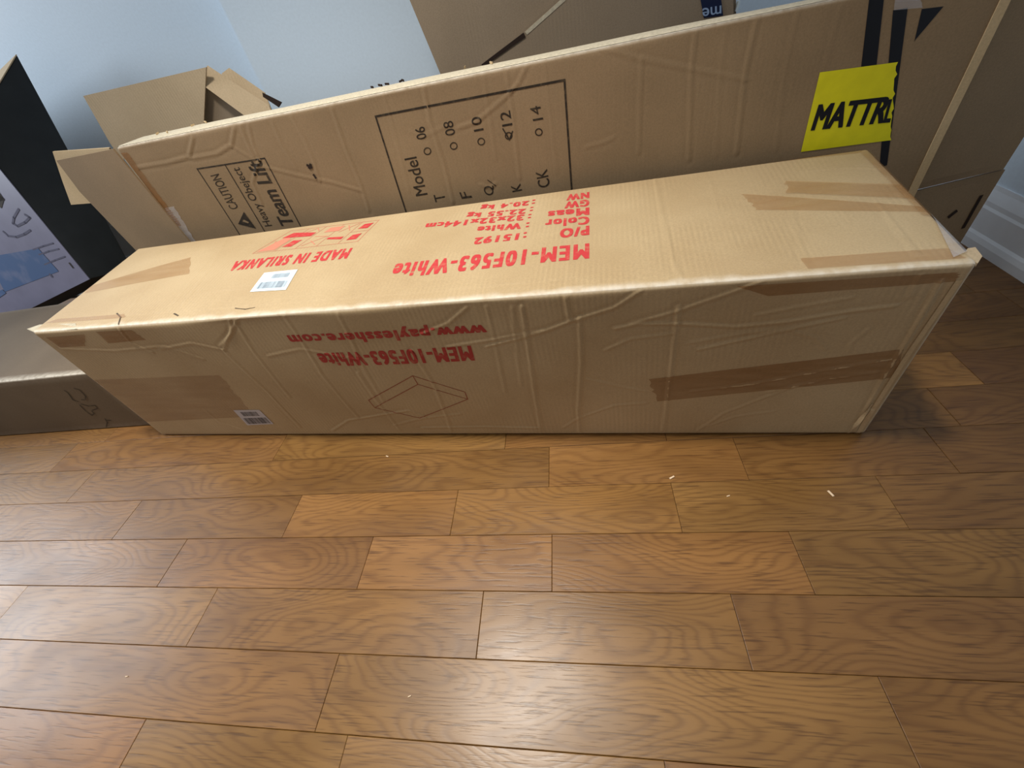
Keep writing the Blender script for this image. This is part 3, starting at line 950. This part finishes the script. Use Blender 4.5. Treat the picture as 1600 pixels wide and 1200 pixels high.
# tapes and worn top edge
def mtape(patch, quad, m, n=(16, 5), off=0.0006, name='tape_strip'):
    return decal(name, patch, quad, m, mat, off, n, 0.002)
mtape(MF, [(258, 325), (272, 322), (316, 392), (298, 396)], M_CLEAR)
mtape(MF, [(182, 240), (198, 238), (285, 352), (264, 356)], M_TAPE, (24, 5))
mtape(MF, [(1398, 0), (1440, -6), (1440, 12), (1396, 16)], M_CLEAR)
mtape(MTOP, [(350, 193), (384, 187), (382, 182), (350, 187)], M_CLEAR)
me_edge = decal_ab('worn_top_edge', MTOP, [np.array([0.0, 0.02]), np.array([0.99, 0.02]), np.array([0.99, 0.75]), np.array([0.0, 0.92])], M_CORE, mat, 0.0008, (60, 4))
for k, (px, py) in enumerate([(602, 131), (612, 130), (622, 128), (634, 127), (640, 126), (770, 104), (728, 110), (330, 192), (245, 212), (262, 210), (300, 200)]):
    a, b = MTOP.inv(px, py)
    c = MTOP.pt(np.array(np.clip(a, 0.01, .99)), np.array(np.clip(b, .1, .7)), 0.001)
    ln = 0.006 + 0.006 * random.random()
    q = random.uniform(0, 3.1)
    d = np.array([math.cos(q), math.sin(q) * .4, .12]) * ln; w = np.array([0, 0, 0.003]); e = np.array([0.001, 0.002, 0])
    V = [c, c + d, c + d + w, c + w, c + e, c + d + e, c + d + w + e, c + w + e]
    mesh_from('torn_fibre', V, [(0, 1, 2, 3), (7, 6, 5, 4), (0, 4, 5, 1), (1, 5, 6, 2), (2, 6, 7, 3), (3, 7, 4, 0)], M_HOLE if k < 5 else M_INSIDE, mat)

# ------------------------------------------------------------------ low carton at the left
LX1, LY0, LY1, LZ = -0.150, 0.073, 0.430, 0.178
low_c = [(-0.98, LY0, .001), (LX1, LY0, .001), (LX1, LY1, .001), (-0.98, LY1, .001), (-0.98, LY0, LZ), (LX1, LY0, LZ), (LX1, LY1, LZ), (-0.98, LY1, LZ)]
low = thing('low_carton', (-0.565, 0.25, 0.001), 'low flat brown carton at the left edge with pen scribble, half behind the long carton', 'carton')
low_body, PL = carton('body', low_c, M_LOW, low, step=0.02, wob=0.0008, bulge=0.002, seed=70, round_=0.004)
Q = lambda x, y: (x / 4.617, 440 + y / 4.615)
strokes('pen_scribble', PL['front'], [
    [Q(540, 768), Q(580, 780), Q(622, 825), Q(618, 850), Q(592, 848)], [Q(590, 880), Q(640, 895), Q(690, 890), Q(706, 912), Q(672, 925)],
    [Q(470, 783), Q(495, 800), Q(530, 850), Q(565, 862)], [Q(580, 888), Q(625, 935), Q(665, 962), Q(682, 950), Q(665, 930)],
    [Q(760, 988), Q(775, 1015), Q(768, 1046)], [Q(765, 1000), Q(797, 1000)]], 0.0028, M_PEN, low, 0.0008)

# ------------------------------------------------------------------ pale picture carton standing on it
def on_ray(px, py, like):
    d = unit(ray(px, py))
    return CAM_C + d * np.linalg.norm(np.asarray(like) - CAM_C)
A_ = on_ray(141, 436, (-0.514, 0.467, 0.215))
At = on_ray(-46, 207, (-0.574, 0.620, 0.640))
T_ = on_ray(27, 86, (-0.515, 0.768, 0.697))
B_ = on_ray(207, 420, (-0.455, 0.599, 0.179))
cl = at_plane(-70, 541, (0, 0.53, 0), (0, 1, 0)) - A_
pc = [A_ + cl, A_, B_, B_ + cl, At + cl, At, T_, T_ + cl]
pic = thing('picture_carton', tuple(A_ + cl), 'black carton with a pale lavender picture front, leaning at the left edge', 'carton')
pic_body, PP = carton('body', pc, M_BLACK, pic, step=0.03, wob=0.0002, bulge=0.0005, seed=90, round_=0.003)
fc = PP['front']
pq = [c + fc.N * 0.0022 for c in (pc[0], pc[1], pc[5], pc[4])]
front_p = Patch(*pq)
sheet('picture_panel', front_p, 0.05, 0.002, M_LAV, pic)
PP['front'] = front_p
tn = PP['top'].N
sheet('top_panel', Patch(*[c + tn * 0.0022 for c in (pc[4], pc[5], pc[6], pc[7])]), 0.05, 0.002, M_TAN, pic)
PF = PP['front']
decal('printed_picture', PF, [(8, 456), (92, 424), (60, 388), (-20, 402)], M_BLUE, pic, 0.0008, (10, 8))
L5 = lambda x, y: (x / 5.456, 230 + y / 5.454)
strokes('printed_lines', PF, [[L5(285, 872), L5(370, 842), L5(452, 818)], [L5(335, 915), L5(420, 885), L5(500, 866)], [L5(382, 1000), L5(470, 962), L5(553, 932)]], 0.004, M_LAVDARK, pic, 0.0009)
strokes('printed_picture', PF, [[L5(160, 530), L5(120, 600), L5(112, 650), L5(150, 672), L5(215, 640), L5(255, 600), L5(215, 575)], [L5(30, 720), L5(70, 755), L5(140, 765), L5(210, 740), L5(258, 708)]], 0.006, M_LAVDARK, pic, 0.0009)
strokes('printed_mark', PF, [[L5(595, 990), L5(622, 1024)]], 0.006, M_BLACKINK, pic, 0.0009)
strokes('printed_mark', PF, [[L5(430, 1085), L5(442, 1100)]], 0.008, M_LAVDARK, pic, 0.0009)
strokes('printed_picture', PF, [[L5(-30, 380), L5(5, 430), L5(-10, 480)]], 0.02, M_BLACKINK, pic, 0.0009)
decal('printed_picture', PF, [(-20, 478), (10, 458), (4, 452), (-26, 470)], M_BLUE, pic, 0.0012, (4, 2))

# ------------------------------------------------------------------ open carton behind the left end of the mattress carton
OY = 0.63
yp = lambda px, py, Y=OY: at_plane(px, py, (0, Y, 0), (0, 1, 0))
opn = thing('open_carton', (-0.03, OY + .06, 0.002), 'small open tan carton with raised flaps against the wall behind the mattress carton', 'carton')
x0 = yp(172, 222)[0]; x1 = yp(312, 190)[0]
ob_c = [(x0, OY, .002), (x1, OY, .002), (x1, OY + .12, .002), (x0, OY + .12, .002), (x0, OY, .47), (x1, OY, .47), (x1, OY + .12, .47), (x0, OY + .12, .47)]
carton('body', ob_c, M_TAN, opn, step=0.04, seed=130)
yb = OY
poly_sheet('flap', [yp(130, 150), yp(322, 105), yp(318, 200), yp(190, 250), yp(172, 224)], 0.004, M_TAN, opn, (0, -1, 0))
poly_sheet('flap', [yp(316, 128, yb + .012), yp(392, 182, yb + .012), yp(380, 215, yb + .012), yp(318, 215, yb + .012)], 0.004, M_LEAN, opn, (0, -1, 0))
nf = unit([0.25, -0.9, 0.35])
pf0 = yp(325, 103, yb + .02)
fp = lambda px, py, d=0: at_plane(px, py, pf0 - nf * d, nf)
poly_sheet('flap', [fp(324, 102), fp(350, 119), fp(420, 164), fp(430, 190), fp(385, 183), fp(314, 131)], 0.004, M_TAN, opn, nf)
poly_sheet('flap', [fp(358, 106, .02), fp(413, 144, .02), fp(428, 180, .02), fp(352, 128, .02), fp(346, 115, .02)], 0.004, M_TAN, opn, nf)
strokes_p = Patch(fp(411, 145, -.002), fp(441, 160, -.002), fp(436, 168, -.002), fp(412, 152, -.002))
sheet('flap_end', strokes_p, 0.02, 0.004, M_HOLE, opn)

# ------------------------------------------------------------------ flattened carton leaning behind the middle
CY = 0.585
cp = lambda px, py, d=0.0: at_plane(px, py, (0, CY + d, 0), (0, 1, 0))
lean = thing('flattened_carton', (0.95, CY + .01, 0.004), 'flattened brown carton propped upright behind the middle of the mattress carton', 'carton')
a0 = cp(640, 0); a1 = cp(685, 108)
dv = (a1 - a0) / (a0[2] - a1[2])
dn = lambda p, z: p + dv * (p[2] - z)
r0 = cp(1150, 8)
poly_sheet('panel', [dn(a0, .93), dn(a0, .004), dn(r0, .004), dn(r0, .93)], 0.006, M_LEAN, lean, (0, -1, 0))
fA = cp(757, 98, -.014); fB = cp(815, 54, -.014); fC = cp(880, -4, -.014)
ext = fC + (fC - fB) / (fC[2] - fB[2]) * (.655 - fC[2])
rr_ = cp(1146, 8, -.014)
poly_sheet('front_flap', [dn(fA, .01), fA, fB, fC, ext, dn(rr_, .69), dn(rr_, .01)], 0.009, M_LEAN, lean, (0, -1, 0))
sA = cp(752, 101, -.0152); sB = cp(818, 51, -.0152)
poly_sheet('slit', [sA, sB, sB + np.array([.003, 0, -.007]), sA + np.array([.003, 0, -.004])], 0.006, M_HOLE, lean, (0, -1, 0))
eA = cp(820, 50, -.0145); eB = cp(880, -4, -.0145)
th = np.array([0.004, 0, -0.005])
poly_sheet('lit_edge', [eA, eB, eB + th, eA + th], 0.009, M_CORE, lean, (0, -1, 0))  # pale strip paints the light caught on the flap's upper edge
pn = Patch(cp(1100, 28, -.0155), cp(1130, 24, -.0155), cp(1122, -40, -.0155), cp(1088, -36, -.0155))
lbl = sheet('label_strip', pn, 0.02, 0.0008, M_NAVY, lean)
text_on('printed_text', pn, 'me', (1127, 8), (1097, 13), (1127, 21), M_PALEBLUE, lean, .012, 0.0008)
ed0 = cp(1154, 2, -.006); ed1 = cp(1149, 18, -.006)
poly_sheet('raw_edge', [ed0, ed1, ed1 + np.array([.004, 0, 0]), ed0 + np.array([.004, 0, 0])], 0.010, M_STICK, lean, (0, -1, 0))

# ------------------------------------------------------------------ scraps on the floor
for (px, py, L, label) in [(1298, 771, .010, 'tiny pale wood chip on the dark planks right of centre'), (1138, 775, .005, 'small pale crumb on the plank left of the wood chip'),
                           (605, 713, .006, 'tiny white paper fleck near the front of the long carton'), (1050, 746, .009, 'thin bent straw fleck on the bright plank joint'),
                           (198, 1057, .004, 'white speck on the floor at lower left'), (640, 1088, .004, 'white speck on the floor at lower centre')]:
    c = at_z(px, py, 0.0004)
    q = random.uniform(0, 3)
    d = np.array([math.cos(q), math.sin(q), 0]) * L / 2; w = np.array([-math.sin(q), math.cos(q), 0]) * L * .18; u = np.array([0, 0, .0008])
    V = [c - d - w, c + d - w * .6, c + d + w, c - d + w * .7, c - d * .9 - w * .8 + u, c + d * .9 - w * .5 + u, c + d * .9 + w * .8 + u, c - d * .9 + w * .6 + u]
    ob = mesh_from('floor_scrap', V - c, [(3, 2, 1, 0), (4, 5, 6, 7), (0, 1, 5, 4), (1, 2, 6, 5), (2, 3, 7, 6), (3, 0, 4, 7)], M_SCRAP)
    ob.location = tuple(c)
    tag(ob, label, 'scrap', 'scraps on the floor')
